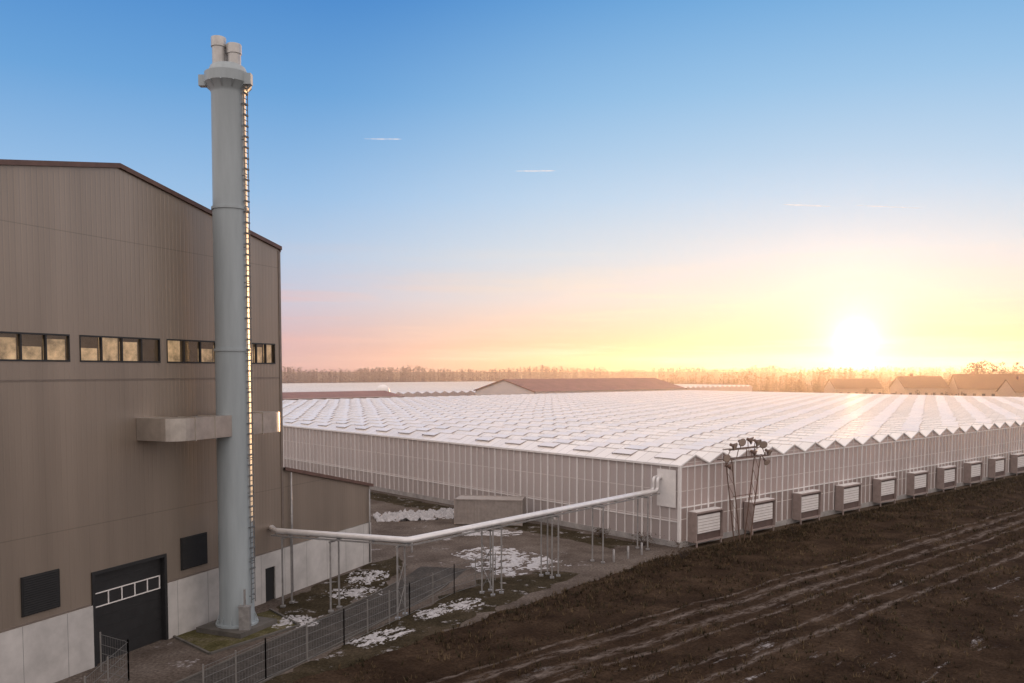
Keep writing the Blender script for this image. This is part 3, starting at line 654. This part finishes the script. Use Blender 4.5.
# dry grass
random.seed(3); mb=MB(); n=0
while n<19000:
    lx=random.uniform(-48,95); ly=-1.6-random.random()**1.7*40
    bnd=-1.6+min(0,(lx+5.5)*.17)
    if ly>bnd: continue
    if any(abs(ly-q)<.5 for q in(-13.2,-14.9)): continue
    if noise.noise(Vector((lx*.25,ly*.5,2)))<-.12+random.uniform(-.2,.2) and ly<-6: continue
    z=fieldh(lx,ly); n+=1; hh=random.uniform(.12,.34); mi=random.randint(0,2)
    for k in range(4):
        a=random.random()*6.28; d=Vector((math.cos(a),math.sin(a),0)); t=Vector((-d.y,d.x,0))*.03; b=Vector((lx,ly,z-.02))+d*random.uniform(0,.12)
        mb.face([b-t,b+t,b+d*hh*random.uniform(.2,.9)+Vector((0,0,hh))],mi)
mb.obj('dry_grass',[leafmat('straw_a',(.075,.052,.032)),leafmat('straw_b',(.12,.085,.05)),leafmat('straw_c',(.045,.038,.022))],loc=GO,rz=GR)

# ------------------------------------------------------------ fence
F=empty('wire_fence'); po=MB(); wi=MB()
def fence(pl,h=1.9):
    for a,b in zip(pl,pl[1:]):
        a=Vector((*a,0));b=Vector((*b,0)); L_=(b-a).length; k=max(1,round(L_/2.5))
        for i in range(k+1):
            p=a+(b-a)*i/k; po.beam(p,p+Vector((0,0,h+.12)),.06)
        for z in(.08,.5,.95,1.4,h): wi.beam(a+Vector((0,0,z)),b+Vector((0,0,z)),.018)
        m=int(L_/.2)
        for i in range(m): 
            p=a+(b-a)*i/m; wi.beam(p+Vector((0,0,.05)),p+Vector((0,0,h)),.010,caps=False,n=3)
fence([(-20.5,42.2),(-18.6,41.0)]); fence([(-13.7,37.5),(-12.0,41.2),(-9.2,46.4),(-6.3,52.2),(-3.9,57.3),(-1.2,61)])
fence([(-18.6,41.0),(-18.2,36)])
po.obj('posts',mat('post_steel',(.2,.19,.18),.7,.0),F); wi.obj('wire_mesh',mat('wire',(.16,.16,.16),.7,.0),F)

# ------------------------------------------------------------ container etc
def container(x,y,rz,L_=6.06,Wd=2.44,H=2.5,m=None):
    T=empty('storage_container',(x,y,0),rz); mb=MB()
    n=40
    for s in(0,1):
        y0=s*Wd
        for i in range(n):
            xa=i*L_/n; xb=(i+1)*L_/n; o=.04*(1 if i%2 else 0)*(1 if s==0 else -1)
            mb.face([(xa,y0+o,.15),(xb,y0+o,.15),(xb,y0+o,H),(xa,y0+o,H)])
            oo=.04*(1 if s==0 else -1); mb.face([(xb,y0,.15),(xb,y0+oo,.15),(xb,y0+oo,H),(xb,y0,H)])
    mb.box(0,L_,.05,Wd-.05,H-.06,H-.01); mb.box(.03,.08,.05,Wd-.05,.15,H-.07); mb.box(L_-.08,L_-.03,.05,Wd-.05,.15,H-.07)
    mb.obj('corrugated_panels',m,T)
    mb=MB()
    for xx in(-.06,L_-.06):
        for yy in(-.06,Wd-.06): mb.box(xx,xx+.14,yy,yy+.14,.02,H+.04)
    for yy in(-.05,Wd-.04): mb.box(.08,L_-.06,yy,yy+.1,H-.08,H+.03); mb.box(.08,L_-.06,yy,yy+.1,.05,.18)
    for yy in(.5,.9,1.4,1.9): mb.box(L_-.02,L_+.02,yy,yy+.04,.2,H-.1)
    mb.obj('frame',m,T)
container(-5.6,83.5,rad(-8),6.6,2.6,2.5,mat('container_paint',(.34,.30,.28),.6))
for (x,y) in ((9.3,68.2),(10.6,69.6),(8.0,66.9),(-8.3,70.5)):
    mb=MB(); mb.lathe([(.09,0),(.09,.95),(.06,1.0),(.01,1.02)],n=14); mb.obj('bollard',M_galv,loc=(x,y,0))

# ------------------------------------------------------------ low evening haze over the distance
hz=MB(); hz.box(-1800,1800,75,1300,-1,34); ho=hz.obj('haze',bpy.data.materials.new('haze')); m=ho.data.materials[0]; m.use_nodes=True; t=m.node_tree; t.nodes.clear()
o=N(t,'ShaderNodeOutputMaterial'); vs=N(t,'ShaderNodeVolumeScatter'); vs.inputs['Color'].default_value=(1,.84,.76,1); vs.inputs['Density'].default_value=.00042; vs.inputs['Anisotropy'].default_value=.70; t.links.new(vs.outputs[0],o.inputs['Volume'])

# ------------------------------------------------------------ contrails
mc=bpy.data.materials.new('contrail_ice'); mc.use_nodes=True; t=mc.node_tree; t.nodes.clear()
o=N(t,'ShaderNodeOutputMaterial'); e=N(t,'ShaderNodeEmission'); e.inputs[0].default_value=(1,.88,.84,1); e.inputs[1].default_value=.95; tr=N(t,'ShaderNodeBsdfTransparent'); mx=N(t,'ShaderNodeMixShader')
tc=N(t,'ShaderNodeTexCoord'); nz=N(t,'ShaderNodeTexNoise'); nz.inputs['Scale'].default_value=.012; mr=N(t,'ShaderNodeMapRange'); mr.inputs[1].default_value=.3; mr.inputs[2].default_value=.6; mr.inputs[4].default_value=.75
t.links.new(tc.outputs['Object'],nz.inputs[0]); t.links.new(nz.outputs[0],mr.inputs[0]); t.links.new(mr.outputs[0],mx.inputs[0]); t.links.new(tr.outputs[0],mx.inputs[1]); t.links.new(e.outputs[0],mx.inputs[2]); t.links.new(mx.outputs[0],o.inputs[0])
def contrail(az,el,length,tilt,w):
    R=9000; p=Vector((math.sin(az)*math.cos(el),math.cos(az)*math.cos(el),math.sin(el)))*R
    r=Vector((math.cos(az),-math.sin(az),0)); d=(r+Vector((0,0,tilt))).normalized(); up=Vector((0,0,1))
    mb=MB(); n=16
    for i in range(n):
        a=i/n*2-1;b=(i+1)/n*2-1; wa=w*math.sqrt(max(0,1-abs(a)**1.5));wb=w*math.sqrt(max(0,1-abs(b)**1.5))
        mb.face([d*length/2*a-up*wa,d*length/2*b-up*wb,d*length/2*b+up*wb,d*length/2*a+up*wa])
    mb.obj('contrail',mc,loc=p)
contrail(rad(-8.4),rad(14.8),380,.03,7); contrail(rad(1.6),rad(13.0),420,0,8); contrail(rad(18.7),rad(10.3),460,-.10,9); contrail(rad(23.5),rad(9.9),620,-.12,5)
